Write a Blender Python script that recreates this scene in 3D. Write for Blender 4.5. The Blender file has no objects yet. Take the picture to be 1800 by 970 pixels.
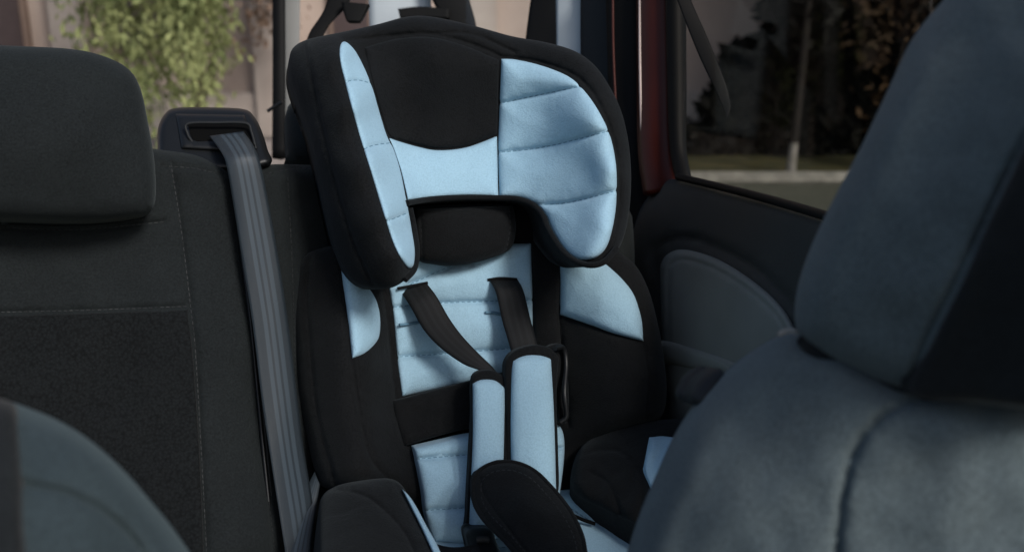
import bpy, bmesh, math, random
import numpy as np
from mathutils import Vector, Matrix, noise
from mathutils.geometry import delaunay_2d_cdt
random.seed(4); np.random.seed(4)
C=bpy.context.scene.collection
# ---------------------------------------------------------------- image pixels plus depth, unprojected through the camera to world points
K=1750.0; PITCH=math.radians(16); H=1.35
cP,sP=math.cos(PITCH),math.sin(PITCH)
def PA(a,d):
    a=np.asarray(a,float); d=np.asarray(d,float)
    x=(a[:,0]-900)/K*d; v=-(a[:,1]-485)/K*d
    return np.stack([x,d*cP+v*sP,H-d*sP+v*cP],1)
def P(px,py,d): return Vector(PA([(px,py)],[d])[0])

# ---------------------------------------------------------------- materials
def newmat(name):
    m=bpy.data.materials.new(name); m.use_nodes=True
    return m,m.node_tree,m.node_tree.nodes['Principled BSDF']
def N(t,ty,**k):
    n=t.nodes.new(ty)
    for a,b in k.items(): setattr(n,a,b)
    return n
def fabric(name,col,var=.25,scale=700,bump=.35,sheen=.25,rough=.9,weave='knit',tint=None,big=.15,spec=.2,bd=.0008,bigscale=24):
    m,t,b=newmat(name); L=t.links
    tc=N(t,'ShaderNodeTexCoord')
    n1=N(t,'ShaderNodeTexNoise'); n1.inputs['Scale'].default_value=14; n1.inputs['Detail'].default_value=5
    L.new(tc.outputs['Object'],n1.inputs['Vector'])
    if weave=='knit':
        n2=N(t,'ShaderNodeTexVoronoi'); n2.inputs['Scale'].default_value=scale; out=n2.outputs['Distance']
    else:
        n2=N(t,'ShaderNodeTexNoise'); n2.inputs['Scale'].default_value=scale; n2.inputs['Detail'].default_value=3; out=n2.outputs['Fac']
    L.new(tc.outputs['Object'],n2.inputs['Vector'])
    add=N(t,'ShaderNodeMath',operation='MULTIPLY_ADD'); L.new(out,add.inputs[0]); add.inputs[1].default_value=1.0
    sc_=N(t,'ShaderNodeMath',operation='MULTIPLY'); L.new(n1.outputs['Fac'],sc_.inputs[0]); sc_.inputs[1].default_value=.4
    L.new(sc_.outputs[0],add.inputs[2])
    mr=N(t,'ShaderNodeMapRange'); L.new(add.outputs[0],mr.inputs[0]); mr.inputs[1].default_value=.35; mr.inputs[2].default_value=1.05
    mr.inputs[3].default_value=1+var; mr.inputs[4].default_value=1-var
    mix=N(t,'ShaderNodeVectorMath',operation='SCALE'); mix.inputs[0].default_value=col; L.new(mr.outputs[0],mix.inputs['Scale'])
    L.new(mix.outputs[0],b.inputs['Base Color'])
    b.inputs['Roughness'].default_value=rough
    b.inputs['Sheen Weight'].default_value=sheen; b.inputs['Sheen Roughness'].default_value=.5
    if tint: b.inputs['Sheen Tint'].default_value=(*tint,1)
    b.inputs['Specular IOR Level'].default_value=spec
    bp=N(t,'ShaderNodeBump'); bp.inputs['Strength'].default_value=bump; bp.inputs['Distance'].default_value=bd
    L.new(out,bp.inputs['Height'])
    n3=N(t,'ShaderNodeTexNoise'); n3.inputs['Scale'].default_value=bigscale; n3.inputs['Detail'].default_value=3; n3.inputs['Distortion'].default_value=.6
    L.new(tc.outputs['Object'],n3.inputs['Vector'])
    b2=N(t,'ShaderNodeBump'); b2.inputs['Strength'].default_value=big; b2.inputs['Distance'].default_value=.008
    L.new(n3.outputs['Fac'],b2.inputs['Height']); L.new(bp.outputs[0],b2.inputs['Normal'])
    L.new(b2.outputs[0],b.inputs['Normal'])
    return m
def plastic(name,col,rough=.45,spec=.4,bump=.15,coat=0,scale=900,cr=.05):
    m,t,b=newmat(name); L=t.links
    b.inputs['Roughness'].default_value=rough; b.inputs['Specular IOR Level'].default_value=spec
    b.inputs['Coat Weight'].default_value=coat; b.inputs['Coat Roughness'].default_value=cr
    tc=N(t,'ShaderNodeTexCoord'); n=N(t,'ShaderNodeTexNoise'); n.inputs['Scale'].default_value=scale
    L.new(tc.outputs['Object'],n.inputs['Vector'])
    bp=N(t,'ShaderNodeBump'); bp.inputs['Strength'].default_value=bump; bp.inputs['Distance'].default_value=.0006
    L.new(n.outputs['Fac'],bp.inputs['Height']); L.new(bp.outputs[0],b.inputs['Normal'])
    n2=N(t,'ShaderNodeTexNoise'); n2.inputs['Scale'].default_value=9; L.new(tc.outputs['Object'],n2.inputs['Vector'])
    mr=N(t,'ShaderNodeMapRange'); L.new(n2.outputs['Fac'],mr.inputs[0]); mr.inputs[3].default_value=.8; mr.inputs[4].default_value=1.2
    s=N(t,'ShaderNodeVectorMath',operation='SCALE'); s.inputs[0].default_value=col; L.new(mr.outputs[0],s.inputs['Scale'])
    L.new(s.outputs[0],b.inputs['Base Color'])
    return m
def webbing(name,col,bright=2.0,bands=(.3,.42,.58,.7),rough=.42,hw=.03,spec=.6):
    m,t,b=newmat(name); L=t.links
    uv=N(t,'ShaderNodeUVMap'); sx=N(t,'ShaderNodeSeparateXYZ'); L.new(uv.outputs[0],sx.inputs[0])
    cr=N(t,'ShaderNodeValToRGB'); L.new(sx.outputs[0],cr.inputs[0])
    e=cr.color_ramp.elements; e[0].position=0; e[0].color=(*col,1)
    e[1].position=1; e[1].color=(*col,1)
    hi=tuple(c*bright for c in col)
    for i,p in enumerate(bands):
        for q,cc in ((p-hw-.025,col),(p-hw,hi),(p+hw,hi),(p+hw+.025,col)):
            x=cr.color_ramp.elements.new(q); x.color=(*cc,1)
    w=N(t,'ShaderNodeTexWave'); w.wave_type='BANDS'; w.bands_direction='Y'; w.inputs['Scale'].default_value=20
    L.new(uv.outputs[0],w.inputs['Vector'])
    bp=N(t,'ShaderNodeBump'); bp.inputs['Strength'].default_value=.5; bp.inputs['Distance'].default_value=.0006
    L.new(w.outputs['Fac'],bp.inputs['Height']); L.new(bp.outputs[0],b.inputs['Normal'])
    L.new(cr.outputs[0],b.inputs['Base Color']); b.inputs['Roughness'].default_value=rough; b.inputs['Specular IOR Level'].default_value=spec
    return m
def noisemat(name,c1,c2,scale=3,rough=.9,detail=6,bump=.3,bd=.02):
    m,t,b=newmat(name); L=t.links
    tc=N(t,'ShaderNodeTexCoord'); n=N(t,'ShaderNodeTexNoise'); n.inputs['Scale'].default_value=scale; n.inputs['Detail'].default_value=detail
    L.new(tc.outputs['Object'],n.inputs['Vector'])
    cr=N(t,'ShaderNodeValToRGB'); L.new(n.outputs['Fac'],cr.inputs[0])
    cr.color_ramp.elements[0].position=.3; cr.color_ramp.elements[1].position=.7
    cr.color_ramp.elements[0].color=(*c1,1); cr.color_ramp.elements[1].color=(*c2,1)
    L.new(cr.outputs[0],b.inputs['Base Color']); b.inputs['Roughness'].default_value=rough
    b.inputs['Specular IOR Level'].default_value=.25
    bp=N(t,'ShaderNodeBump'); bp.inputs['Strength'].default_value=bump; bp.inputs['Distance'].default_value=bd
    L.new(n.outputs['Fac'],bp.inputs['Height']); L.new(bp.outputs[0],b.inputs['Normal'])
    return m
def glass(name,tint,refl=.06):
    m=bpy.data.materials.new(name); m.use_nodes=True; t=m.node_tree; t.nodes.clear(); L=t.links
    o=N(t,'ShaderNodeOutputMaterial'); tr=N(t,'ShaderNodeBsdfTransparent'); tr.inputs[0].default_value=(*tint,1)
    g=N(t,'ShaderNodeBsdfGlossy'); g.inputs['Roughness'].default_value=.03; mx=N(t,'ShaderNodeMixShader'); mx.inputs[0].default_value=refl
    L.new(tr.outputs[0],mx.inputs[1]); L.new(g.outputs[0],mx.inputs[2]); L.new(mx.outputs[0],o.inputs[0]); return m

M_blue=fabric('light_blue_knit',(.275,.43,.53),var=.07,scale=460,bump=.45,sheen=.12,tint=(.85,.93,1),big=.20)
M_black=fabric('black_knit',(.0038,.0043,.0048),var=.5,scale=440,bump=.6,sheen=.05,tint=(.68,.8,.86),big=.34,spec=.15,bigscale=17)
M_bstitch=plastic('blue_thread',(.09,.18,.25),.8)
M_kstitch=plastic('black_thread',(.012,.014,.015),.7)
M_bench=fabric('dark_bench_cloth',(.0100,.0122,.0128),var=.5,scale=400,weave='noise',sheen=.06,tint=(.75,.88,.90),big=.22,bump=.7,spec=.12,bigscale=12)
M_mesh=fabric('bench_mesh_cloth',(.0056,.0067,.0072),var=.42,scale=280,bump=.8,sheen=.03,spec=.12,big=.12)
M_front=fabric('grey_seat_cloth',(.070,.090,.096),var=.55,scale=430,weave='noise',sheen=.12,tint=(.78,.9,.95),big=.12,bump=1.0,bigscale=14)
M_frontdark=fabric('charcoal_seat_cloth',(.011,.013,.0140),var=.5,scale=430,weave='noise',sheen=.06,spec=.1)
M_plas=plastic('black_plastic',(.007,.008,.009),.42,.3)
M_trim=plastic('door_plastic',(.034,.036,.034),.65,.2,scale=500,bump=.3)
M_trim2=plastic('door_insert_plastic',(.185,.192,.172),.75,.15,scale=400,bump=.4)
M_dtrim=plastic('dark_interior_trim',(.014,.016,.018),.6,.2)
M_gloss=plastic('black_rubber',(.004,.004,.004),.6,.12)
M_void=plastic('dark_recess',(.002,.002,.002),.9,.1)
M_red=plastic('maroon_paint',(.055,.011,.007),.32,.18,.0)
M_white=plastic('pale_trim',(.40,.44,.46),.5,.3)
M_dull=plastic('muted_grey_trim',(.20,.20,.19),.6,.2)
M_web=webbing('belt_webbing',(.019,.026,.032),2.0,(.38,.56,.74),.40,.045,.4)
M_hweb=webbing('harness_webbing',(.004,.0045,.005),1.8,(.25,.5,.75),.6,.04,.25)
M_glass=glass('clear_glass',(.97,.98,.97),.02)
M_tint=glass('tinted_glass',(.97,.95,.92),.012)
M_hilite=plastic('highlight_tone',(.60,.48,.44),.3,.5)  # light colour for the painted highlight on the pillar

# ---------------------------------------------------------------- object helpers
def finish(me,name,parent,mats,smooth=True,label=None):
    co=np.empty(len(me.vertices)*3); me.vertices.foreach_get('co',co); co=co.reshape(-1,3)
    c=(co.min(0)+co.max(0))/2
    me.transform(Matrix.Translation(-Vector(c)))
    for m in (mats if isinstance(mats,(list,tuple)) else [mats]): me.materials.append(m)
    if smooth: me.polygons.foreach_set('use_smooth',[True]*len(me.polygons))
    o=bpy.data.objects.new(name,me); C.objects.link(o)
    o.location=Vector(c)
    if parent is not None:
        o.parent=parent; o.matrix_parent_inverse=Matrix.Translation(-wloc(parent))
    o['wl']=list(c)
    if label: o['label']=label
    return o
def wloc(o): return Vector(o['wl'])
def thing(name,loc,label,cat,group=None):
    e=bpy.data.objects.new(name,None); C.objects.link(e); e.location=loc; e['wl']=list(loc); e.empty_display_size=.05
    e['label']=label; e['category']=cat
    if group: e['group']=group
    return e
def cr_closed(p,step):
    p=np.asarray(p,float); n=len(p); out=[]
    for i in range(n):
        a,b,c,d=p[i-1],p[i],p[(i+1)%n],p[(i+2)%n]
        L=np.linalg.norm(c-b); k=max(1,int(round(L/step)))
        if L<.01: continue
        for j in range(k):
            t=j/k
            out.append(.5*((2*b)+(-a+c)*t+(2*a-5*b+4*c-d)*t*t+(-a+3*b-3*c+d)*t**3))
    out=np.array(out); keep=[0]
    for i in range(1,len(out)):
        if np.linalg.norm(out[i]-out[keep[-1]])>step*.3: keep.append(i)
    if np.linalg.norm(out[keep[-1]]-out[0])<step*.3: keep.pop()
    return out[keep]
def cr_open(p,step=None,k=None):
    p=np.asarray(p,float); q=np.vstack([2*p[0]-p[1],p,2*p[-1]-p[-2]]); out=[]
    for i in range(1,len(q)-2):
        a,b,c,d=q[i-1],q[i],q[i+1],q[i+2]
        kk=k or max(1,int(round(np.linalg.norm(c[:2]-b[:2])/step)))
        for j in range(kk):
            t=j/kk
            out.append(.5*((2*b)+(-a+c)*t+(2*a-5*b+4*c-d)*t*t+(-a+3*b-3*c+d)*t**3))
    out.append(p[-1]); return np.array(out)
def segdist(pts,A,B):
    d=np.full(len(pts),1e9)
    for a,b in zip(A,B):
        ab=b-a; l=ab@ab
        if l<1e-9: continue
        t=np.clip(((pts-a)@ab)/l,0,1)
        q=a+t[:,None]*ab
        d=np.minimum(d,np.hypot(pts[:,0]-q[:,0],pts[:,1]-q[:,1]))
    return d
def inside(pts,poly):
    x,y=pts[:,0],pts[:,1]; r=np.zeros(len(pts),bool); n=len(poly)
    for i in range(n):
        x1,y1=poly[i-1]; x2,y2=poly[i]
        if y1==y2: continue
        c=((y1>y)!=(y2>y))&(x<(x2-x1)*(y-y1)/(y2-y1)+x1); r^=c
    return r
def field(cp,smooth=1e-3):
    cp=np.asarray(cp,float); X=cp[:,:2]/200.; n=len(X)
    def phi(r): return r*r*np.log(r+1e-9)
    if n==3:
        A=np.hstack([X,np.ones((3,1))]); c=np.linalg.solve(A,cp[:,2])
        return lambda p:(np.asarray(p,float)/200.)@c[:2]+c[2]
    R=np.linalg.norm(X[:,None]-X[None],axis=2); A=np.zeros((n+3,n+3)); A[:n,:n]=phi(R)+smooth*np.eye(n)
    A[:n,n]=1; A[:n,n+1:]=X; A[n,:n]=1; A[n+1:,:n]=X.T
    w=np.linalg.solve(A,np.concatenate([cp[:,2],np.zeros(3)]))
    def f(p):
        p=np.asarray(p,float)/200.
        r=np.linalg.norm(p[:,None]-X[None],axis=2)
        return phi(r)@w[:n]+w[n]+p@w[n+1:]
    return f
EXT=(-.26,.92,-.28)
def panel(name,outline,fld,mat,parent=None,lift=0.,drop=.01,rim=14,thick=.03,puff=0.,pd=18,seams=(),sd=.004,sw=5,step=7,
          ext=EXT,wob=.0012,ws=70,stitch=None,smooth=True,label=None,edge_stitch=None,seed=0):
    ol=cr_closed(outline,step)
    area=.5*np.sum(ol[:,0]*np.roll(ol[:,1],-1)-np.roll(ol[:,0],-1)*ol[:,1])
    if area<0: ol=ol[::-1].copy()
    n=len(ol); Bn=np.roll(ol,-1,0)
    tg=np.roll(ol,-1,0)-np.roll(ol,1,0); tg/=np.linalg.norm(tg,axis=1)[:,None]+1e-9
    nr=np.stack([-tg[:,1],tg[:,0]],1)
    mn,mx=ol.min(0),ol.max(0)
    gx=np.arange(mn[0],mx[0],step); gy=np.arange(mn[1],mx[1],step*.87)
    g=np.array([(x+(step/2 if j%2 else 0),y) for j,y in enumerate(gy) for x in gx])
    cand=[]
    if len(g): g=g[inside(g,ol)]
    ed=segdist(g,ol,Bn) if len(g) else np.zeros(0)
    g=g[ed>max(rim*.75,step*.6)] if rim<60 else g[ed>step*.7]
    SA=[];SB=[]; sl=[]
    for s in seams:
        c=cr_open(s,step); sl.append(c); SA+=list(c[:-1]); SB+=list(c[1:])
    if SA and len(g): g=g[segdist(g,SA,SB)>sw*1.3]
    cand.append(g)
    for f in (.06,.22,.5):
        r=ol+nr*rim*f; dd=segdist(r,ol,Bn); cand.append(r[(dd>rim*f*.93)&inside(r,ol)])
    for c in sl:
        t=np.gradient(c,axis=0); t/=np.linalg.norm(t,axis=1)[:,None]+1e-9; nn=np.stack([-t[:,1],t[:,0]],1)
        for o_ in (0,-.45,.45,-1,1):
            q=c+nn*sw*o_; q=q[inside(q,ol)]
            if len(q): q=q[segdist(q,ol,Bn)>1.2]; cand.append(q)
    pts=np.vstack([ol]+[c for c in cand if len(c)])
    r=delaunay_2d_cdt([Vector(p) for p in pts],[(i,(i+1)%n) for i in range(n)],[],0,.05)
    V=np.array([(v.x,v.y) for v in r[0]]); F=np.array([f for f in r[2] if len(f)==3])
    cen=V[F].mean(1); F=F[inside(cen,ol)]
    edd=segdist(V,ol,Bn)
    smd=segdist(V,SA,SB) if SA else np.full(len(V),1e9)
    def depth(V,edd,smd):
        t=np.clip(edd/rim,0,1); pr=np.sqrt(np.clip(1-(1-t)**2,0,1))
        d=fld(V)-lift+drop*(1-pr)
        m=np.minimum(edd,smd)
        if puff: d=d-puff*(1-np.exp(-m/pd))
        if SA:
            pk=np.array([noise.noise(Vector((p[0]/9.,p[1]/9.,7.7))) for p in V])   # puckers next to the stitching
            d=d+sd*np.exp(-(smd/(sw*.7))**2)+sd*.4*pk*np.exp(-(smd/(sw*2.2))**2)
        if wob:
            d=d+wob*np.array([noise.noise(Vector((p[0]/ws,p[1]/ws,seed+3.3)))+.5*noise.noise(Vector((p[0]/ws*2.3,p[1]/ws*2.3,seed+9.3))) for p in V])*np.clip(edd/10,0,1)
        return d
    d=depth(V,edd,smd); W=PA(V,d)
    bm=bmesh.new(); vs=[bm.verts.new(w) for w in W]
    for f in F:
        try: bm.faces.new([vs[i] for i in f[::-1]])
        except ValueError: pass
    ev=Vector(ext)*thick
    be=[e for e in bm.edges if e.is_boundary]
    if thick<.025:
        rr=bmesh.ops.extrude_edge_only(bm,edges=be)
        for v in rr['geom']:
            if isinstance(v,bmesh.types.BMVert): v.co+=ev
    else:
        bvs={v for e in be for v in e.verts}
        front=list(bm.faces); vm={}
        mid={v:bm.verts.new(v.co+ev*.4) for v in bvs}
        for v in {v for f in front for v in f.verts}: vm[v]=bm.verts.new(v.co+ev)
        for f in front: bm.faces.new([vm[v] for v in reversed(f.verts)])
        for e in be:
            a,b=e.verts
            bm.faces.new([a,b,mid[b],mid[a]]); bm.faces.new([mid[a],mid[b],vm[b],vm[a]])
    lone=[v for v in bm.verts if not v.link_faces]; bmesh.ops.delete(bm,geom=lone,context='VERTS')
    bmesh.ops.recalc_face_normals(bm,faces=bm.faces)
    def dashes(c,slot,off=0,dl=6,gap=4,w=.7):
        L=np.concatenate([[0],np.cumsum(np.linalg.norm(np.diff(c,axis=0),axis=1))])
        s=2.
        while s+dl<L[-1]:
            a=np.array([np.interp(s,L,c[:,0]),np.interp(s,L,c[:,1])]); b=np.array([np.interp(s+dl,L,c[:,0]),np.interp(s+dl,L,c[:,1])])
            u=(b-a)/(np.linalg.norm(b-a)+1e-9); nn=np.array([-u[1],u[0]])
            q=np.array([a+nn*w,b+nn*w,b-nn*w,a-nn*w]); q=q+nn*off
            e2=segdist(q,ol,Bn); s2=segdist(q,SA,SB) if SA else np.full(4,1e9)
            dd=depth(q,e2,s2)-.0009
            if inside(q,ol).all():
                w3=PA(q,dd); fv=[bm.verts.new(x) for x in w3]; ff=bm.faces.new(fv[::-1]); ff.material_index=slot
            s+=dl+gap
    mats=[mat]
    if stitch:
        mats.append(stitch)
        for c in sl: dashes(c,1)
    if edge_stitch:
        mats.append(edge_stitch[0]); rr=ol+nr*edge_stitch[1]
        dd=segdist(rr,ol,Bn); rr=rr[dd>edge_stitch[1]*.9]; dashes(rr,len(mats)-1)
    me=bpy.data.meshes.new(name); bm.to_mesh(me); bm.free()
    return finish(me,name,parent,mats,True,label)
def tube(name,pts,rad,mat,parent=None,k=6,label=None,res=3):
    p=cr_open(pts,k=k); w=PA(p[:,:2],p[:,2])
    return wtube(name,w,rad,mat,parent,label,res)
def wtube(name,w,rad,mat,parent=None,label=None,res=3,radii=None):
    cu=bpy.data.curves.new('c','CURVE'); cu.dimensions='3D'; cu.bevel_depth=rad; cu.bevel_resolution=res; cu.use_fill_caps=True
    s=cu.splines.new('POLY'); s.points.add(len(w)-1)
    for i,q in enumerate(w):
        s.points[i].co=(*q,1)
        if radii is not None: s.points[i].radius=radii[i]
    o=bpy.data.objects.new('c',cu); C.objects.link(o)
    dg=bpy.context.evaluated_depsgraph_get(); me=bpy.data.meshes.new_from_object(o.evaluated_get(dg))
    bpy.data.objects.remove(o); me.materials.clear()
    return finish(me,name,parent,mat,True,label)
def on(fld,pts,lift=0):
    p=np.asarray(pts,float); d=fld(p)-lift
    return [(a[0],a[1],x) for a,x in zip(p,d)]
def strap(name,Lp,Rp,mat,parent=None,th=.0018,bow=.002,k=10,cols=8,label=None):
    L=cr_open(Lp,k=k); R=cr_open(Rp,k=k); Lw=PA(L[:,:2],L[:,2]); Rw=PA(R[:,:2],R[:,2])
    bm=bmesh.new(); uvl=bm.loops.layers.uv.new('UVMap'); rows=[]; v=0; uvs={}
    mid=(Lw+Rw)/2; cum=np.concatenate([[0],np.cumsum(np.linalg.norm(np.diff(mid,axis=0),axis=1))])
    for i in range(len(Lw)):
        row=[]
        for j in range(cols+1):
            t=j/cols; q=Lw[i]*(1-t)+Rw[i]*t
            q=q+np.array([0,-1,.1])*bow*(1-(2*t-1)**2)
            vv=bm.verts.new(q); uvs[vv]=(t,cum[i]/.05*.6); row.append(vv)
        rows.append(row)
    for i in range(len(rows)-1):
        for j in range(cols):
            f=bm.faces.new([rows[i][j],rows[i+1][j],rows[i+1][j+1],rows[i][j+1]])
            for l in f.loops: l[uvl].uv=uvs[l.vert]
    me=bpy.data.meshes.new(name); bm.to_mesh(me); bm.free()
    o=finish(me,name,parent,mat,True,label)
    s=o.modifiers.new('s','SOLIDIFY'); s.thickness=th; s.offset=0
    return o
def wbox(name,lo,hi,mat,parent=None,bev=.01,label=None,rot=0):
    bm=bmesh.new(); bmesh.ops.create_cube(bm,size=1)
    lo,hi=Vector(lo),Vector(hi)
    for v in bm.verts: v.co=Vector([ (hi[i]-lo[i])*v.co[i] for i in range(3)])
    if bev: bmesh.ops.bevel(bm,geom=bm.edges,offset=bev,segments=2,affect='EDGES')
    bmesh.ops.transform(bm,matrix=Matrix.Translation((lo+hi)/2),verts=bm.verts)
    me=bpy.data.meshes.new(name); bm.to_mesh(me); bm.free()
    return finish(me,name,parent,mat,False,label)

# ================================================================ CHILD SEAT
seat=thing('child_car_seat',P(860,1000,1.35),'light blue and black padded child seat on the rear bench','child seat')
HF=field([(510,100,1.43),(530,200,1.41),(560,320,1.385),(590,430,1.355),(630,500,1.33),
 (560,90,1.37),(575,180,1.335),(600,280,1.305),(632,370,1.28),(662,440,1.27),(690,490,1.285),
 (598,100,1.36),(618,190,1.318),(646,290,1.290),(675,385,1.270),(700,450,1.268),
 (628,100,1.425),(664,200,1.42),(700,300,1.40),(720,400,1.36),(727,455,1.32),
 (760,100,1.455),(760,180,1.475),(770,260,1.465),(800,345,1.45),(690,250,1.43),
 (870,100,1.47),(878,200,1.490),(880,300,1.480),(880,345,1.465),
 (950,130,1.455),(960,200,1.460),(970,300,1.445),(955,370,1.435),
 (1020,160,1.41),(1035,300,1.395),(1030,400,1.365),(1000,440,1.37),
 (1055,200,1.375),(1080,300,1.350),(1072,400,1.335),(1035,452,1.335),
 (1095,200,1.405),(1108,300,1.385),(1100,400,1.37),(1010,95,1.44),
 (600,58,1.42),(715,30,1.465),(760,30,1.47),(900,65,1.48)])
head_outline=[(508,112),(514,86),(540,70),(600,57),(660,44),(715,30),(760,30),(830,45),(900,64),(960,75),(1010,90),(1045,115),(1070,150),(1090,190),(1103,240),(1109,295),(1108,350),(1101,400),(1086,440),(1062,463),(1036,468),(1008,458),(986,436),(969,412),(960,388),(943,364),(915,351),(880,349),
 (800,351),(735,355),(722,358),(718,366),(724,400),(730,440),(727,470),(713,491),(690,505),(660,508),(630,500),(608,478),(590,430),(575,370),(560,300),(543,230),(524,180),(511,140)]
head=panel('headrest',head_outline,HF,M_black,seat,drop=.02,rim=20,thick=.10,step=7,
  seams=[[(540,72),(548,130),(566,220),(590,320),(620,420),(655,500)],[(606,72),(700,62),(760,60),(830,78),(882,100)],[(882,100),(945,108),(1010,132),(1050,175),(1080,250),(1090,330),(1082,400),(1060,450)],[(760,60),(830,60),(905,92)]],sd=.005,sw=5,label='black fabric headrest shell with side wings')
lw=[(597,86),(598,110),(605,140),(618,190),(632,240),(648,290),(663,340),(677,385),(690,425),(705,455),(718,471),(727,466),(729,440),(723,400),(714,350),(704,300),(692,262),(680,238),(668,200),(655,155),(640,118),(625,90),(610,75),(601,75)]
panel('wing_pad',lw,HF,M_blue,head,lift=.006,drop=.008,rim=8,thick=.006,puff=.008,pd=12,seams=[[(600,146),(628,141),(662,150)],[(630,268),(655,256),(698,250)],[(668,392),(690,385),(724,371)]],sd=.003,sw=4,step=5,stitch=M_bstitch)
rw=[(881,104),(881,104),(905,105),(950,115),(1000,135),(1030,163),(1055,200),(1073,240),(1083,290),(1084,340),(1080,385),(1068,430),(1050,451),(1025,456),(1002,446),(984,425),(970,400),(961,380),(942,359),(915,348),(885,346),(878,346),(878,346),(876,290),(876,240),(878,180)]
panel('wing_pad',rw,HF,M_blue,head,lift=.006,drop=.008,rim=8,thick=.006,puff=.014,pd=24,seams=[[(870,184),(930,171),(1030,150)],[(870,269),(960,258),(1080,228)],[(935,360),(1000,356),(1095,332)]],sd=.004,sw=5,step=6,stitch=M_bstitch)
cb=[(683,242),(683,242),(700,248),(735,258),(770,264),(820,259),(874,239),(874,239),(875,290),(876,346),(876,346),(800,345),(717,352),(717,352),(712,330),(704,298),(692,262)]
panel('headrest_pad',cb,HF,M_blue,head,lift=.006,drop=.008,rim=8,thick=.006,puff=.009,pd=28,step=6,label='light blue lower head pad')
ck=[(640,84),(640,84),(700,68),(760,66),(820,82),(877,106),(877,106),(876,170),(874,236),(874,236),(820,256),(770,261),(735,255),(700,245),(684,238),(670,200),(657,153)]
panel('headrest_pad',ck,HF,M_black,head,lift=.006,drop=.008,rim=8,thick=.006,puff=.008,pd=30,step=6,label='black upper head pad')
pip=[(715,357),(760,350),(820,347),(875,348),(910,350),(938,361),(955,380),(963,400),(985,436),(1008,457),(1036,466),(1062,460),(1084,436)]
tube('piping',on(HF,pip,.006),.0042,M_black,head)
tube('piping',on(HF,[(721,366),(728,400),(733,440),(729,472),(712,492)],.002),.0038,M_black,head)
# backrest
TF=field([(515,480,1.46),(515,600,1.44),(530,750,1.40),(570,850,1.35),
 (570,450,1.42),(575,600,1.385),(590,720,1.35),(625,830,1.31),
 (640,480,1.43),(645,560,1.415),(655,640,1.40),(665,750,1.37),
 (682,520,1.48),(690,620,1.475),(703,720,1.455),(722,800,1.42),
 (800,400,1.52),(800,500,1.515),(800,600,1.505),(800,700,1.495),(800,800,1.47),(800,900,1.44),
 (935,450,1.54),(935,600,1.53),(955,720,1.51),(960,850,1.46),
 (985,470,1.525),(985,560,1.52),(1000,700,1.48),(1060,500,1.485),(1065,620,1.45),(1080,720,1.42),(1130,560,1.46),(1130,660,1.43),
 (1168,620,1.47),(1168,700,1.455),(1110,460,1.51),(1020,800,1.44)])
bo=[(517,480),(524,458),(550,441),(582,432),(620,420),(720,385),(960,380),(1060,420),(1095,447),(1120,470),(1140,510),(1153,555),(1166,620),(1172,690),(1160,735),(1120,745),(1060,765),(1015,795),(1000,870),(960,960),(760,960),(738,900),(700,862),(640,850),(575,858),(556,832),(540,770),(526,700),(517,610),(512,540)]
back=panel('backrest',bo,TF,M_black,seat,drop=.03,rim=26,thick=.08,step=8,
  seams=[[(545,450),(540,520),(546,620),(560,740),(590,850)],[(600,440),(607,540),(618,632),(632,720),(650,800),(690,850)],[(672,500),(682,560),(690,640),(700,720),(715,780)],[(985,555),(1035,572),(1085,590),(1130,602)],[(1130,602),(1140,660),(1135,740)],[(985,440),(984,560),(990,640),(1000,750)]],sd=.006,sw=6,wob=.003,ws=60,label='black backrest with side bolsters')
BW=dict(wob=.003,ws=60)
panel('bolster_pad',[(602,468),(601,485),(606,520),(612,565),(619,630),(619,630),(640,622),(660,604),(668,584),(667,545),(655,514),(630,488)],TF,M_blue,back,lift=.006,drop=.010,rim=10,thick=.008,puff=.008,step=5,**BW)
panel('bolster_pad',[(985,440),(985,500),(985,553),(985,553),(1030,568),(1080,586),(1131,599),(1131,599),(1128,560),(1116,520),(1092,488),(1060,460),(1030,440)],TF,M_blue,back,lift=.006,drop=.010,rim=10,thick=.008,puff=.010,step=6,**BW)
panel('back_pad',[(684,508),(684,508),(735,440),(934,427),(934,427),(936,520),(936,600),(930,650),(930,650),(820,672),(707,697),(707,697),(699,640),(692,560)],TF,M_blue,back,lift=.007,drop=.010,rim=9,thick=.008,puff=.014,pd=24,
  seams=[[(670,543),(760,533),(950,527)],[(680,628),(800,620),(950,608)],[(720,500),(800,465),(830,462)]],sd=.005,sw=5,step=6,stitch=M_bstitch,label='light blue quilted back pad with harness slots',**BW)
for s in ([(699,507),(725,502),(752,497)],[(857,492),(880,489),(909,491)],[(853,549),(866,549),(880,552)],[(702,571),(720,569),(736,566)]):
    tube('harness_slot',on(TF,s,.0195),.0022,M_bstitch if s[0][1]>540 else M_black,back)
panel('side_strip',[(938,415),(938,500),(940,610),(948,640),(985,640),(983,560),(983,415)],TF,M_black,back,lift=.006,drop=.008,rim=9,thick=.008,puff=.006,step=7,**BW)
# neck pillow
NF=field([(735,365,1.46),(900,360,1.49),(820,410,1.455),(820,460,1.46),(735,450,1.455),(900,430,1.485)])
panel('neck_pillow',[(732,368),(732,368),(815,364),(902,362),(902,362),(907,400),(898,436),(862,454),(810,466),(765,464),(735,454),(729,410)],NF,M_black,seat,drop=.02,rim=18,thick=.03,step=6,puff=.004,seams=[[(738,360),(741,410),(742,470)],[(893,355),(897,400),(888,450)]],sd=.003,sw=4,stitch=M_kstitch)
panel('headrest_mount',[(905,355),(940,366),(958,392),(962,420),(930,424),(905,418)],field([(905,355,1.52),(960,380,1.52),(930,424,1.51)]),M_void,seat,drop=.01,rim=8,thick=.02,step=6)
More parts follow.
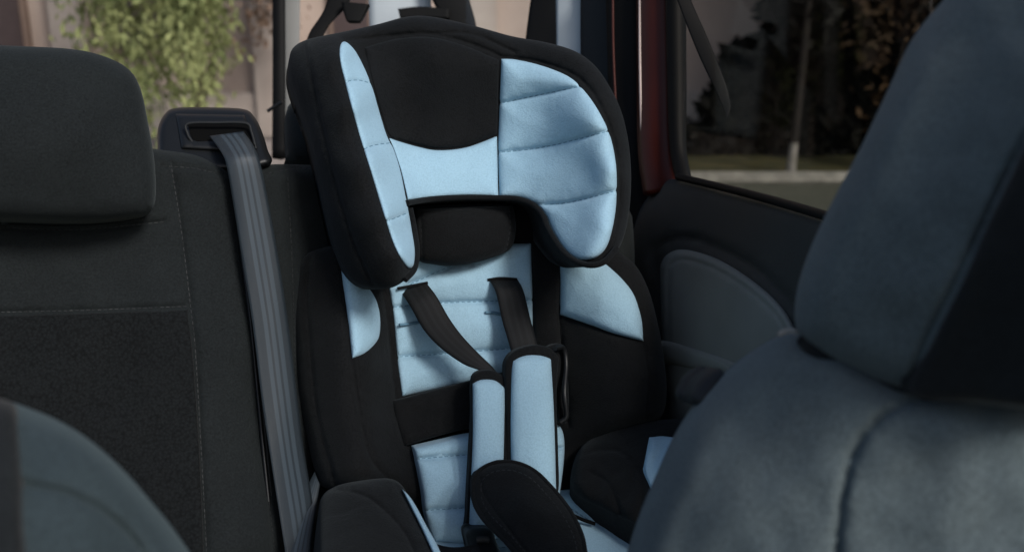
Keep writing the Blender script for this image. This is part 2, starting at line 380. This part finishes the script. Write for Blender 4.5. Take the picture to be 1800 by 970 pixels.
# lap web
WF=field([(697,700,1.440),(885,655,1.475),(890,740,1.445),(712,782,1.412),(800,720,1.445)])
panel('waist_band',[(690,704),(690,704),(790,678),(900,650),(900,650),(905,690),(900,738),(900,738),(800,758),(710,784),(710,784),(698,745)],WF,M_black,seat,drop=.008,rim=10,thick=.004,step=6,wob=.005,ws=36)
# lower back / cushion
LF=field([(735,790,1.41),(820,775,1.43),(960,770,1.45),(745,900,1.375),(830,900,1.39),(980,880,1.40),(760,950,1.365),(830,950,1.375)])
cush=panel('seat_cushion',[(745,935),(830,930),(980,862),(1050,880),(1118,925),(1130,1020),(1060,1060),(760,1060),(740,1000)],
  field([(760,945,1.375),(850,945,1.385),(985,870,1.42),(1110,925,1.36),(760,1050,1.18),(900,1050,1.19),(1110,1040,1.20)]),M_blue,seat,drop=.012,rim=14,thick=.06,ext=(0,.5,-.8),puff=.006,step=7,
  seams=[[(985,880),(1040,915),(1120,940)],[(760,968),(830,966),(900,960)]],sd=.004,sw=5,stitch=M_bstitch,label='light blue seat cushion')
panel('lower_back_pad',[(727,786),(727,786),(775,775),(825,764),(900,757),(985,750),(985,860),(960,930),(830,952),(762,952),(762,952),(748,905),(742,860)],LF,M_blue,back,lift=.012,drop=.012,rim=10,thick=.02,puff=.012,pd=24,
  seams=[[(720,808),(780,802),(1000,785)],[(735,897),(800,893),(1000,880)]],sd=.005,sw=5,step=6,stitch=M_bstitch)
# left and right seat sides
AF=field([(560,880,1.26),(600,850,1.29),(690,842,1.30),(720,870,1.28),(780,975,1.16),(560,990,1.10),(650,920,1.19),(640,1050,1.06),(800,1050,1.08)])
arm=panel('seat_side',[(561,900),(566,872),(585,856),(620,846),(680,840),(706,852),(722,880),(745,920),(770,962),(800,1040),(700,1080),(570,1080),(562,1000)],AF,M_black,seat,drop=.03,rim=26,thick=.14,ext=(-.2,.3,-.9),step=8,
  seams=[[(585,858),(640,870),(680,900),(720,950),(750,1040)],[(690,842),(725,900),(765,985),(790,1050)]],sd=.005,sw=5)
panel('side_pad',[(709,862),(709,862),(720,872),(733,892),(750,924),(773,967),(796,1030),(788,1030),(765,978),(744,932),(724,892)],AF,M_blue,arm,lift=.005,drop=.006,rim=5,thick=.01,step=4)
RF=field([(1015,800,1.40),(1060,760,1.44),(1190,738,1.44),(1240,800,1.35),(1150,920,1.24),(1060,900,1.30),(1000,860,1.37),(1120,800,1.36)])
arm2=panel('seat_side',[(1003,855),(1006,820),(1022,785),(1060,760),(1110,745),(1170,737),(1230,740),(1270,800),(1250,880),(1180,940),(1115,920),(1060,895),(1020,875)],RF,M_black,seat,drop=.03,rim=24,thick=.12,ext=(0,.35,-.9),step=8,
  seams=[[(1020,800),(1060,790),(1100,800),(1130,850),(1120,930)],[(1040,830),(1070,850),(1090,900)],[(1090,760),(1110,800),(1115,840)]],sd=.004,sw=6,wob=.006,ws=36)
panel('side_pad',[(1141,768),(1141,768),(1175,768),(1215,780),(1200,840),(1160,872),(1142,852),(1133,818)],RF,M_blue,arm2,lift=.009,drop=.008,rim=8,thick=.01,step=5,wob=.006,ws=36)
# harness straps
strap('harness_strap',[(700,506,1.495),(722,540,1.465),(745,580,1.45),(775,612,1.44),(815,640,1.43),(850,654,1.42),(856,672,1.40)],
      [(750,498,1.49),(768,522,1.47),(790,560,1.455),(812,590,1.445),(838,618,1.435),(868,648,1.425),(880,668,1.40)],M_hweb,seat,bow=.0012)
strap('harness_strap',[(861,492,1.51),(872,515,1.485),(882,560,1.475),(892,595,1.465),(905,640,1.44)],
      [(909,491,1.52),(920,512,1.495),(932,560,1.485),(943,600,1.47),(952,640,1.44)],M_hweb,seat,bow=.0012)
# shoulder pads
SF=field([(830,670,1.39),(885,670,1.40),(822,930,1.33),(880,930,1.33),(855,800,1.355)])
sp1=panel('shoulder_pad',[(829,672),(838,654),(862,650),(884,660),(893,676),(893,740),(890,830),(878,930),(822,936),(820,900),(825,800),(829,730)],SF,M_black,seat,drop=.008,rim=8,thick=.012,step=6)
panel('pad_cover',[(831,674),(831,674),(845,667),(870,668),(888,682),(888,682),(887,740),(884,830),(873,930),(873,930),(824,932),(824,932),(827,860),(831,760)],SF,M_blue,sp1,lift=.007,drop=.009,rim=12,thick=.006,puff=.006,step=5)
SF2=field([(898,640,1.40),(972,640,1.41),(898,810,1.36),(978,860,1.36),(935,740,1.375)])
sp2=panel('shoulder_pad',[(887,660),(890,632),(908,614),(940,606),(968,612),(982,628),(982,628),(978,700),(981,790),(980,868),(950,870),(905,850),(888,830),(890,740)],SF2,M_black,seat,drop=.008,rim=8,thick=.014,step=6)
panel('pad_cover',[(899,647),(905,632),(925,624),(950,624),(969,630),(969,630),(973,700),(976,780),(978,862),(978,862),(940,850),(898,827),(898,827),(897,740)],SF2,M_blue,sp2,lift=.007,drop=.010,rim=14,thick=.006,puff=.008,step=5)
tube('belt_hook',[(975,612,1.42),(990,612,1.44),(995,640,1.44),(992,690,1.42),(996,730,1.42),(985,742,1.42)],.004,M_plas,seat)
panel('belt_flap',[(960,612),(990,606),(996,640),(1000,700),(998,738),(984,742),(978,700),(972,650)],field([(960,612,1.43),(998,610,1.46),(990,742,1.43)]),M_black,seat,drop=.008,rim=8,thick=.01,step=5)
# crotch pad + buckle
CF=field([(840,860,1.29),(900,815,1.31),(960,850,1.29),(1025,940,1.21),(925,970,1.18),(880,930,1.21),(930,890,1.235)])
cpo=[(832,866),(834,840),(853,820),(880,812),(910,814),(940,828),(968,855),(996,889),(1014,920),(1026,955),(1026,1000),(980,1020),(925,990),(888,950),(853,915),(836,888)]
cp_=panel('crotch_pad',cpo,CF,M_black,seat,drop=.010,rim=14,thick=.02,step=6,puff=.005,pd=30,edge_stitch=(M_kstitch,14),seams=[[(845,838),(852,870),(888,920),(935,980)]],sd=.003,sw=4,wob=.003,ws=50,label='black padded crotch cover of the harness')
tube('piping',on(CF,[(x,y) for x,y in cpo]+[cpo[0]],-.006),.0032,M_black,cp_)
panel('harness_buckle',[(822,930),(860,928),(872,950),(880,985),(835,985),(822,955)],field([(822,930,1.30),(880,930,1.30),(850,985,1.24)]),M_plas,seat,drop=.006,rim=6,thick=.03,step=5)
tube('buckle_button',[(838,948,1.272),(850,946,1.272),(860,948,1.272)],.005,M_dtrim,seat)
strap('harness_strap',[(842,955,1.27),(800,962,1.27),(760,955,1.285)],[(850,975,1.255),(805,980,1.255),(765,972,1.27)],M_hweb,seat)
tube('adjuster_slot',[(1003,903,1.352),(1025,913,1.345),(1046,920,1.34)],.0026,M_void,cush)

# ================================================================ REAR BENCH
bench=thing('rear_bench_seat',P(400,1050,1.4),'dark grey cloth rear bench seat with zipped cover','car seat')
BF=field([(-50,300,1.30),(-50,600,1.24),(-50,950,1.17),(250,300,1.37),(250,600,1.31),(250,950,1.24),(420,300,1.41),(440,600,1.36),(480,950,1.30),
  (560,300,1.50),(550,600,1.47),(560,950,1.43),(800,300,1.60),(800,900,1.56),(1150,300,1.66),(1150,900,1.62)])
bb=panel('bench_backrest',[(-120,230),(-120,230),(200,255),(290,264),(345,272),(390,290),(410,302),(440,296),(480,289),(560,291),(700,300),(1060,330),(1095,370),(1115,440),(1120,1060),(1120,1060),(-120,1060),(-120,1060)],BF,M_bench,bench,drop=.05,rim=30,thick=.10,step=11,
  seams=[[(300,285),(318,400),(335,538),(345,640),(365,1000)],[(-60,550),(150,545),(335,538)],[(-60,395),(120,404),(290,390)],[(402,300),(424,430),(445,600),(465,800),(486,1000)],[(285,292),(340,296),(385,306)],[(470,305),(520,296),(560,298)],[(505,300),(515,500),(522,800)]],sd=.006,sw=7,wob=.006,ws=110,stitch=M_kstitch)
panel('mesh_insert',[(-110,558),(-110,558),(150,551),(330,544),(330,544),(340,640),(352,820),(360,1040),(360,1040),(-110,1040),(-110,1040)],BF,M_mesh,bb,lift=.004,drop=.006,rim=8,thick=.006,step=11,wob=.006,ws=110,seams=[[(-110,745),(100,722),(345,690)]],sd=.002,sw=14)
tube('zipper',on(BF,[(418,385),(428,470),(440,560),(452,680),(466,820),(484,1000)],.002),.0026,M_plas,bb)
tube('zipper',on(BF,[(424,385),(434,470),(446,560),(458,680),(472,820),(490,1000)],.002),.0018,M_kstitch,bb)
HRF=field([(-60,100,1.20),(0,250,1.17),(0,370,1.19),(140,250,1.20),(200,110,1.26),(262,200,1.28),(272,340,1.27),(150,380,1.23)])
panel('bench_headrest',[(-120,72),(-120,72),(0,80),(120,86),(185,100),(228,124),(248,160),(260,215),(271,280),(274,340),(268,366),(248,378),(150,388),(0,384),(-120,378),(-120,378)],HRF,M_bench,bench,drop=.03,rim=26,thick=.09,step=10,puff=.004,ext=(-.45,.9,-.30),label='dark cloth headrest')
HRF2=field([(505,200,1.62),(640,180,1.58),(640,280,1.58),(560,250,1.57)])
panel('bench_headrest',[(503,240),(503,200),(512,180),(540,170),(700,170),(700,290),(520,285),(506,270)],HRF2,M_bench,bench,drop=.03,rim=22,thick=.08,step=10,label='dark cloth headrest')

# seat belt
belt=thing('seat_belt',P(380,270,1.45),'black shoulder belt running from a plastic guide down the bench','seat belt')
gf=field([(290,200,1.47),(460,200,1.49),(380,262,1.44)])
guide=panel('belt_guide',[(277,262),(278,225),(290,200),(310,190),(370,189),(428,192),(446,204),(458,225),(470,262),(472,290),(380,300),(280,290)],gf,M_plas,belt,drop=.018,rim=12,thick=.06,step=5,wob=0,ext=(-.33,.9,-.35))
panel('guide_frame',[(308,200),(308,200),(430,202),(430,202),(452,262),(452,262),(400,266),(318,262),(318,262)],gf,M_plas,guide,lift=.008,drop=.010,rim=9,thick=.004,step=5,wob=0)
panel('belt_slot',[(330,218),(330,218),(430,219),(438,226),(447,260),(400,262),(385,248),(346,248),(336,240)],gf,M_void,guide,lift=.0095,drop=.001,rim=2,thick=.002,step=4,wob=0)
tube('slot_lip',[(338,250,1.437),(330,236,1.437),(330,218,1.438),(380,216,1.443),(432,217,1.448),(442,232,1.448),(450,262,1.445)],.0022,M_dtrim,guide)
strap('belt_webbing',[(368,240,1.434),(385,262,1.40),(398,290,1.375),(412,370,1.365),(428,470,1.35),(444,570,1.34),(460,700,1.325),(478,820,1.31),(500,960,1.28),(508,1020,1.27)],
      [(428,232,1.434),(446,258,1.41),(458,290,1.39),(474,370,1.38),(490,460,1.37),(505,560,1.365),(520,680,1.355),(532,780,1.35),(548,880,1.33),(560,1000,1.31)],M_web,belt,bow=.004,k=8,cols=12)
strap('belt_webbing',[(553,828,1.37),(538,860,1.34),(520,910,1.31),(500,975,1.28),(492,1010,1.27)],[(562,850,1.36),(556,890,1.33),(548,940,1.30),(545,985,1.28),(545,1010,1.27)],M_web,belt,bow=.002)

# ================================================================ FRONT SEATS
fs=thing('front_seat',P(1500,1100,.7),'grey-blue cloth front seat with a tall headrest','car seat','front seats')
FB=field([(1390,590,.78),(1250,680,.82),(1120,900,.80),(1100,1020,.78),(1500,720,.70),(1480,900,.68),(1700,760,.66),(1850,900,.64),(1300,900,.72)])
fb=panel('seat_back',[(1395,585),(1350,600),(1290,640),(1235,690),(1190,755),(1155,830),(1125,900),(1100,980),(1090,1060),(1900,1060),(1950,1000),(1950,700),(1800,690),(1600,670),(1480,610)],FB,M_front,fs,drop=.09,rim=70,thick=.10,step=11,seams=[[(1640,700),(1575,716),(1520,762),(1490,830),(1475,920),(1468,1040)]],sd=.007,sw=12,wob=.006,ws=150,ext=(.3,-.2,-.3))
FH=field([(1660,0,.74),(1560,150,.74),(1440,400,.74),(1400,540,.75),(1450,620,.73),(1600,680,.68),(1800,100,.62),(1800,400,.59),(1650,350,.65),(1850,650,.60),(1560,450,.68)])
fh=panel('seat_headrest',[(1900,-120),(1720,-60),(1650,10),(1600,75),(1560,160),(1510,265),(1450,380),(1412,470),(1397,540),(1405,590),(1440,622),(1510,660),(1590,690),(1720,712),(1950,722),(1990,600),(1990,0)],FH,M_front,fs,drop=.06,rim=60,thick=.10,step=11,seams=[[(1830,190),(1760,320),(1690,470),(1630,590),(1590,690)]],sd=.006,sw=8,wob=.005,ws=150,ext=(.5,.5,.05))
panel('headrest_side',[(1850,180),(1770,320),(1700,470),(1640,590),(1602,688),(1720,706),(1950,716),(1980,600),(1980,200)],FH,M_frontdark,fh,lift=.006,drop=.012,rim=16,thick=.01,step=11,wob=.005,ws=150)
tube('crease_shade',[(1410,598,.785),(1440,625,.765),(1510,664,.745),(1590,694,.715),(1720,716,.695),(1900,725,.675)],.005,M_frontdark,fs)  # dark tube paints the shade in the crease below the headrest
panel('recline_knob',[(1213,700),(1222,672),(1245,652),(1265,648),(1275,665),(1262,690),(1235,715)],field([(1213,700,.87),(1265,648,.88),(1250,715,.86)]),M_dtrim,fs,drop=.012,rim=20,thick=.03,step=6,wob=0)
tube('headrest_button',[(1368,588,.78),(1385,581,.78),(1400,583,.775)],.002,M_dull,fs)
fs2=thing('front_seat',P(100,1100,.65),'grey-blue cloth front seat seen from its rounded shoulder','car seat','front seats')
FL=field([(0,720,.66),(150,790,.64),(300,940,.66),(0,950,.58),(150,950,.60)])
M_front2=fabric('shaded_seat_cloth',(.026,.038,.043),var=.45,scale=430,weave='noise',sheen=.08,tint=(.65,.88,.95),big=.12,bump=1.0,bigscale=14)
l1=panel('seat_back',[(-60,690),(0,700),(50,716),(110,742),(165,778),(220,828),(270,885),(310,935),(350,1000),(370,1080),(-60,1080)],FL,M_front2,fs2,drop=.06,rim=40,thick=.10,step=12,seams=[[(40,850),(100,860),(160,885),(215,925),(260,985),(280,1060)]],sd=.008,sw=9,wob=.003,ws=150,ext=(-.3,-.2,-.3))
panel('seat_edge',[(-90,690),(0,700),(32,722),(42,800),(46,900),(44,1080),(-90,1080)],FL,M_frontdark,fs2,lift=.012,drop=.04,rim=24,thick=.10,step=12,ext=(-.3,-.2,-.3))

# ================================================================ CAR BODY
car=thing('car',Vector((0,1.5,0)),'maroon car seen from inside with open cabin, pillars and rear door','car')
DF=field([(1110,420,1.78),(1190,315,1.68),(1450,382,1.18),(1600,430,.98),(1600,900,.98),(1150,800,1.66),(1300,600,1.36)])
door=panel('rear_door',[(1100,470),(1108,420),(1122,372),(1148,338),(1190,314),(1320,345),(1450,382),(1620,432),(1640,440),(1640,1000),(1150,1000),(1130,850),(1100,640)],DF,M_trim,car,drop=.03,rim=22,thick=.05,step=10,wob=0,ext=(.9,.2,-.3),
   seams=[[(1150,470),(1152,440),(1172,424),(1215,420),(1290,448),(1350,490),(1400,540)]],sd=.012,sw=12)
DI=[(1160,490),(1162,462),(1176,444),(1205,438),(1260,454),(1320,490),(1370,534),(1398,578),(1420,640),(1400,760),(1200,760),(1175,690),(1163,590)]
di=panel('door_insert',DI,DF,M_trim2,door,lift=.022,drop=.03,rim=16,thick=.02,step=8,wob=0,seams=[[(1166,628),(1210,634),(1290,650),(1400,680)],[(1176,620),(1174,500),(1178,468),(1200,456),(1252,470),(1310,505),(1360,548),(1385,590)]],sd=.005,sw=6)
panel('door_ledge',[(1166,600),(1220,612),(1300,640),(1300,662),(1240,652),(1166,634)],DF,M_trim2,door,lift=.036,drop=.02,rim=12,thick=.03,step=6,wob=0,label='pale plastic ledge of the door pull')
tube('window_seal',on(DF,[(1192,311),(1320,342),(1450,379),(1600,426)],.004),.006,M_gloss,door)
strap('window_seal',[(1176,-60,1.74),(1181,150,1.735),(1186,260,1.72),(1196,314,1.69)],[(1196,-60,1.74),(1197,150,1.735),(1197,260,1.72),(1206,318,1.68)],M_gloss,door,th=.02,bow=.01)
def quad(name,pts,mat,parent,th=.004):
    w=[P(*p) for p in pts]; bm=bmesh.new(); f=bm.faces.new([bm.verts.new(x) for x in w]); bm.normal_update()
    n=f.normal.copy()
    r=bmesh.ops.extrude_face_region(bm,geom=[f])
    bmesh.ops.translate(bm,vec=n*th,verts=[v for v in r['geom'] if isinstance(v,bmesh.types.BMVert)])
    me=bpy.data.meshes.new(name); bm.to_mesh(me); bm.free(); return finish(me,name,parent,mat,False)
quad('door_window',[(1190,-150,1.76),(1190,318,1.71),(1640,440,.99),(1640,-150,.99)],M_tint,door)
def pillar(name,L,R,mat,th=.03,bow=.006,parent=car,lab=None):
    return strap(name,L,R,mat,parent,th=th,bow=bow,cols=8,label=lab)
pillar('door_pillar',[(1130,-60,1.80),(1131,120,1.80),(1132,260,1.79),(1142,345,1.77)],[(1178,-60,1.77),(1182,120,1.77),(1186,260,1.76),(1200,330,1.74)],M_red,.03,.014,lab='maroon painted door pillar')
pillar('pillar_seal',[(1072,-60,1.86),(1078,150,1.86),(1086,300,1.84),(1092,420,1.84)],[(1132,-60,1.84),(1133,150,1.84),(1136,300,1.82),(1146,420,1.80)],M_gloss,.03,.01)
tube('edge_streak',[(1125,-60,1.785),(1125,80,1.785),(1127,200,1.78),(1130,300,1.775)],.0026,M_hilite,car)  # bright tube paints the thin vertical highlight at the pillar edge
tube('edge_streak',[(1077,-60,1.83),(1078,80,1.83),(1083,200,1.825)],.0022,M_red,car)
pillar('inner_pillar',[(1030,-60,1.95),(1030,100,1.95),(1035,300,1.95)],[(1080,-60,1.90),(1082,100,1.90),(1090,300,1.90)],M_dtrim,.03,.003)
pillar('pale_pillar',[(984,-60,2.0),(984,100,2.0),(986,300,2.0)],[(1032,-60,1.97),(1032,100,1.97),(1036,300,1.97)],M_white,.03,.002,lab='pale blue-grey pillar trim')
pillar('window_frame',[(948,-60,2.02),(930,60,2.02),(915,200,2.02)],[(990,-60,2.0),(986,60,2.0),(986,200,2.0)],M_gloss,.03,.002)
pillar('window_frame',[(745,-60,2.3),(760,0,2.3),(790,60,2.3),(800,160,2.3)],[(812,-60,2.3),(824,0,2.3),(838,60,2.3),(842,160,2.3)],M_gloss,.03,.002)
pillar('pale_pillar',[(648,-60,2.35),(652,60,2.35),(660,200,2.35)],[(756,-60,2.35),(762,60,2.35),(790,200,2.35)],M_white,.02,.004,lab='pale blue-grey pillar trim')
pillar('trim_shadow',[(700,18,2.28),(740,14,2.28),(790,18,2.28)],[(704,34,2.28),(740,32,2.28),(790,34,2.28)],M_gloss,.02,0)
pillar('window_frame',[(487,-60,2.4),(488,100,2.4),(486,280,2.4)],[(496,-60,2.4),(497,100,2.4),(498,280,2.4)],M_gloss,.03,.003)
pillar('rear_pillar',[(500,-60,2.45),(501,100,2.45),(502,280,2.45)],[(528,-60,2.45),(526,100,2.45),(526,280,2.45)],M_dull,.02,.003,lab='muted grey pillar trim')
pillar('belt_anchor',[(590,-40,2.0),(570,20,2.0),(545,60,2.0),(532,100,2.0)],[(632,-40,2.0),(610,10,2.0),(575,50,2.0),(556,100,2.0)],M_gloss,.01,.001)
pillar('belt_anchor',[(602,6,1.98),(606,24,1.98),(612,40,1.98)],[(650,10,1.98),(642,26,1.98),(634,40,1.98)],M_gloss,.02,.001)
tube('roof_handle',[(470,196,2.2),(482,188,2.2),(496,180,2.2)],.004,M_plas,car)
quad('side_glass',[(820,-120,2.1),(820,200,2.1),(990,200,2.02),(990,-120,2.02)],M_glass,car)
sl=P(480,300,2.4)
wbox('tailgate_sill',(-2.0,2.35,.2),(.28,2.42,sl.z-.03),M_dtrim,car,.01)
wbox('load_floor',(-1.2,1.75,.52),(.28,2.34,.56),M_dtrim,car,.005)
wbox('cabin_floor',(-1.3,-.6,.3),(.5,1.7,.34),M_dtrim,car,.005)
b2=thing('seat_belt',P(1200,0,1.5),'dark belt strap hanging diagonally inside the door window','seat belt')
strap('belt_webbing',[(1168,-60,1.62),(1190,0,1.60),(1225,90,1.58),(1262,170,1.56),(1278,208,1.55)],[(1196,-60,1.62),(1214,0,1.60),(1245,70,1.58),(1276,150,1.56),(1284,190,1.55)],M_gloss,b2,bow=.001)

# ================================================================ OUTSIDE
def grid_sheet(name,x0,x1,y0,y1,z,mat,kind=True):
    bm=bmesh.new(); vs=[bm.verts.new(v) for v in ((x0,y0,z),(x1,y0,z),(x1,y1,z),(x0,y1,z))]; bm.faces.new(vs)
    me=bpy.data.meshes.new(name); bm.to_mesh(me); bm.free(); o=finish(me,name,None,mat,False)
    o['kind']='structure'; return o
M_asph=noisemat('asphalt',(.030,.034,.024),(.058,.062,.046),25)
M_grass=noisemat('grass',(.012,.016,.005),(.045,.040,.012),5)
M_pave=noisemat('paving',(.24,.21,.19),(.34,.295,.27),4)
M_kerb=noisemat('kerb_stone',(.12,.12,.105),(.22,.215,.19),12)
M_wall=noisemat('building_wall',(.36,.28,.235),(.47,.38,.325),1.3)
M_plinth=noisemat('plinth_stone',(.34,.285,.25),(.43,.37,.325),3)
M_bark=noisemat('bark',(.05,.04,.03),(.12,.095,.07),14)
M_dbark=noisemat('dark_bark',(.004,.0035,.003),(.010,.008,.006),14)
M_brown=noisemat('brown_leaf',(.14,.09,.065),(.23,.165,.12),5)
M_wash=noisemat('whitewash',(.09,.087,.075),(.16,.155,.14),14)
M_leaf=noisemat('willow_leaf',(.10,.125,.045),(.29,.31,.13),2.5,.85)
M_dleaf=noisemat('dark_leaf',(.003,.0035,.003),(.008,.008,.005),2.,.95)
M_oleaf=noisemat('autumn_leaf',(.010,.007,.003),(.040,.022,.008),2.,.9)
M_win=plastic('window_pane',(.07,.05,.05),.25,.5,0)
M_frame=plastic('window_frame_paint',(.20,.14,.11),.6)
grid_sheet('ground',-300,300,-300,300,0,M_asph)
grid_sheet('pavement',-14,1.2,5.5,9.4,.004,M_pave)
grid_sheet('grass',1.2,30,7.22,30,.008,M_grass)
wbox('kerb',(1.25,7.10,0),(14,7.21,.08),M_kerb,None,.02)
bpy.data.objects['kerb']['kind']='structure'
bld=thing('building',Vector((-5,9.8,0)),'beige rendered street building with dark windows','building')
wbox('wall',(-15,9.6,0),(3.4,16,8),M_wall,bld,.02)
wbox('plinth',(-15,9.5,0),(3.4,9.6,.42),M_plinth,bld,.02)
for i,x in enumerate([-9.2,-6.6,-4.9,-3.35,-1.3]):
    f=wbox('window_frame',(x-.4,9.52,.75),(x+.4,9.597,2.3),M_frame,bld,.01)
    wbox('window_pane',(x-.35,9.505,.82),(x-.03,9.517,2.23),M_win,f,0)
    wbox('window_pane',(x+.03,9.505,.82),(x+.35,9.517,2.23),M_win,f,0)
for x in (-7.8,-4.1,-2.25,-.3,3.2):
    wbox('pilaster',(x-.16,9.42,0),(x+.16,9.597,7.8),M_plinth,bld,.02)
def leaves(name,centers,n,size,mat,parent,label=None,kind=None,asp=2.2,droop=.0):
    c=np.array(centers); idx=np.random.randint(0,len(c),n)
    p=c[idx,:3]+np.random.normal(size=(n,3))*c[idx,3:4]*np.array([1,1,1+droop])*.5
    a=np.random.normal(size=(n,3)); a[:,2]-=droop; a/=np.linalg.norm(a,axis=1)[:,None]
    b=np.cross(a,np.random.normal(size=(n,3))); b/=np.linalg.norm(b,axis=1)[:,None]
    s=size*np.random.uniform(.6,1.4,(n,1))
    V=np.stack([p-a*s*asp/2,p+b*s/2,p+a*s*asp/2,p-b*s/2],1).reshape(-1,3)
    me=bpy.data.meshes.new(name); me.from_pydata(V.tolist(),[],[tuple(range(4*i,4*i+4)) for i in range(n)])
    o=finish(me,name,parent,mat,False,label)
    if kind: o['kind']=kind
    return o
def tree(x,y,h,mat,label,trunkmat,cents,n,size,wash=False,droop=0,r=.1,lean=0,cat='tree',name='tree'):
    t=thing(name,Vector((x,y,0)),label,cat)
    w=[Vector((x+lean*k+.04*math.sin(k*3),y,h*k)) for k in np.linspace(0,1,10)]
    tr=wtube('trunk',w,r,trunkmat,t,radii=np.linspace(1.15,.5,10))
    if wash: wtube('whitewash_band',[w[0],w[0]*.85+w[1]*.15,w[1]],r*1.1,M_wash,tr,radii=[1.7,1.15,.9])
    for i in range(6):
        k=random.uniform(.45,.95); a=random.uniform(0,6.28); s=w[int(k*9)]
        q=h*.25
        e=s+Vector((math.cos(a)*q,math.sin(a)*q,q*.7)); wtube('limb',[s,(s+e)/2+Vector((0,0,.1)),e],r*.35,trunkmat,t,radii=[1,.7,.3])
    leaves('crown',cents,n,size,mat,t,droop=droop)
    return t
cen=[]
for i in range(34):
    xx=random.choice([random.uniform(-3.2,-2.8),random.uniform(-2.65,-2.25)]); zt=random.uniform(1.6,3.2); zb=random.uniform(.5,1.25); yy=random.uniform(7.0,8.2)
    for k in range(9):
        if random.random()<.75: cen.append((xx+.07*math.sin(k+i),yy,zb+(zt-zb)*k/8,.13))
for i in range(30): cen.append((random.uniform(-3.3,-2.2),random.uniform(6.9,8.4),random.uniform(2.6,4.2),.4))
tree(-2.6,8.3,3.8,M_leaf,'green weeping tree with hanging leafy branches by the wall',M_bark,cen,9500,.032,droop=1.8,r=.06)
cen=[(-4.75+random.uniform(-.15,.15),8.4+random.uniform(-.3,.3),random.uniform(.9,2.6),.2) for i in range(14)]
tree(-4.75,8.6,2.8,M_leaf,'small thin green tree in front of the wall',M_bark,cen,1200,.05,r=.05)
cen=[(-2.05+random.uniform(-.2,.2),8.8+random.uniform(-.2,.2),random.uniform(.7,2.8),.25) for i in range(14)]
tree(-2.0,8.9,2.8,M_brown,'bare brownish slim tree by the wall',M_bark,cen,1100,.04,r=.03)
# right side
cen=[(random.uniform(2.2,3.8),random.uniform(7.6,8.2),random.uniform(1.05,3.6),.30) for i in range(110)]
tree(2.12,7.5,3.4,M_dleaf,'dark leafy tree with whitewashed trunk base on grass',M_dbark,cen,16000,.07,wash=True,r=.028)
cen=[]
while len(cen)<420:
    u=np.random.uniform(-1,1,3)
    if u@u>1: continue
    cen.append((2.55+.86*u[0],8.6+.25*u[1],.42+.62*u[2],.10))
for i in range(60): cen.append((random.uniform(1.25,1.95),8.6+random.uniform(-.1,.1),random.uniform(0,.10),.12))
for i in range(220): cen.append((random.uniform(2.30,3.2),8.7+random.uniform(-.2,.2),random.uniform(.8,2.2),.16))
tree(2.6,8.7,1.4,M_dleaf,'big rounded dark leaf mass added in place of a window reflection',M_dbark,cen,74000,.075,r=.05,cat='reflection_mass',name='reflection_mass')  # added leaf mass imitates a dark reflection in the door window
cen=[(random.uniform(2.7,6.6),random.uniform(9.0,9.5),random.uniform(0.3,3.6),.5) for i in range(120)]
tree(3.9,9.3,3.5,M_dleaf,'dense dark tree behind the lawn',M_dbark,cen,14000,.09,r=.1)
cen=[(random.uniform(2.42,3.3),random.uniform(7.5,7.6),random.uniform(.45,1.6),.22) for i in range(18)]
tree(2.85,7.55,1.9,M_oleaf,'small autumn tree with brown-orange leaves',M_dbark,cen,900,.035,r=.02)

# ================================================================ WORLD / LIGHT / CAMERA
wd=bpy.data.worlds.new('World'); bpy.context.scene.world=wd; wd.use_nodes=True; t=wd.node_tree
sky=t.nodes.new('ShaderNodeTexSky'); sky.sky_type='NISHITA'; sky.sun_disc=False
el=math.radians(38); az=math.radians(143)
sky.sun_elevation=el; sky.sun_rotation=az
sky.dust_density=2.0
t.links.new(sky.outputs[0],t.nodes['Background'].inputs[0]); t.nodes['Background'].inputs[1].default_value=.125
sd=Vector((math.sin(az)*math.cos(el),math.cos(az)*math.cos(el),math.sin(el)))
l=bpy.data.lights.new('sun','SUN'); l.energy=2.8; l.angle=math.radians(14); l.color=(1,.97,.94)
lo=bpy.data.objects.new('sun',l); C.objects.link(lo); lo.rotation_euler=sd.to_track_quat('Z','Y').to_euler(); lo.location=sd*20
cam=bpy.data.cameras.new('camera'); co=bpy.data.objects.new('camera',cam); C.objects.link(co)
co.location=(0,0,H); co.rotation_euler=(math.radians(90)-PITCH,0,0)
cam.sensor_width=36; cam.lens=35; cam.clip_start=.05; cam.clip_end=1000
cam.dof.use_dof=True; cam.dof.focus_distance=1.38; cam.dof.aperture_fstop=3.6
sc=bpy.context.scene; sc.camera=co
sc.view_settings.view_transform='Standard'; sc.view_settings.look='None'; sc.view_settings.exposure=0
for o in bpy.data.objects:
    if 'wl' in o: del o['wl']
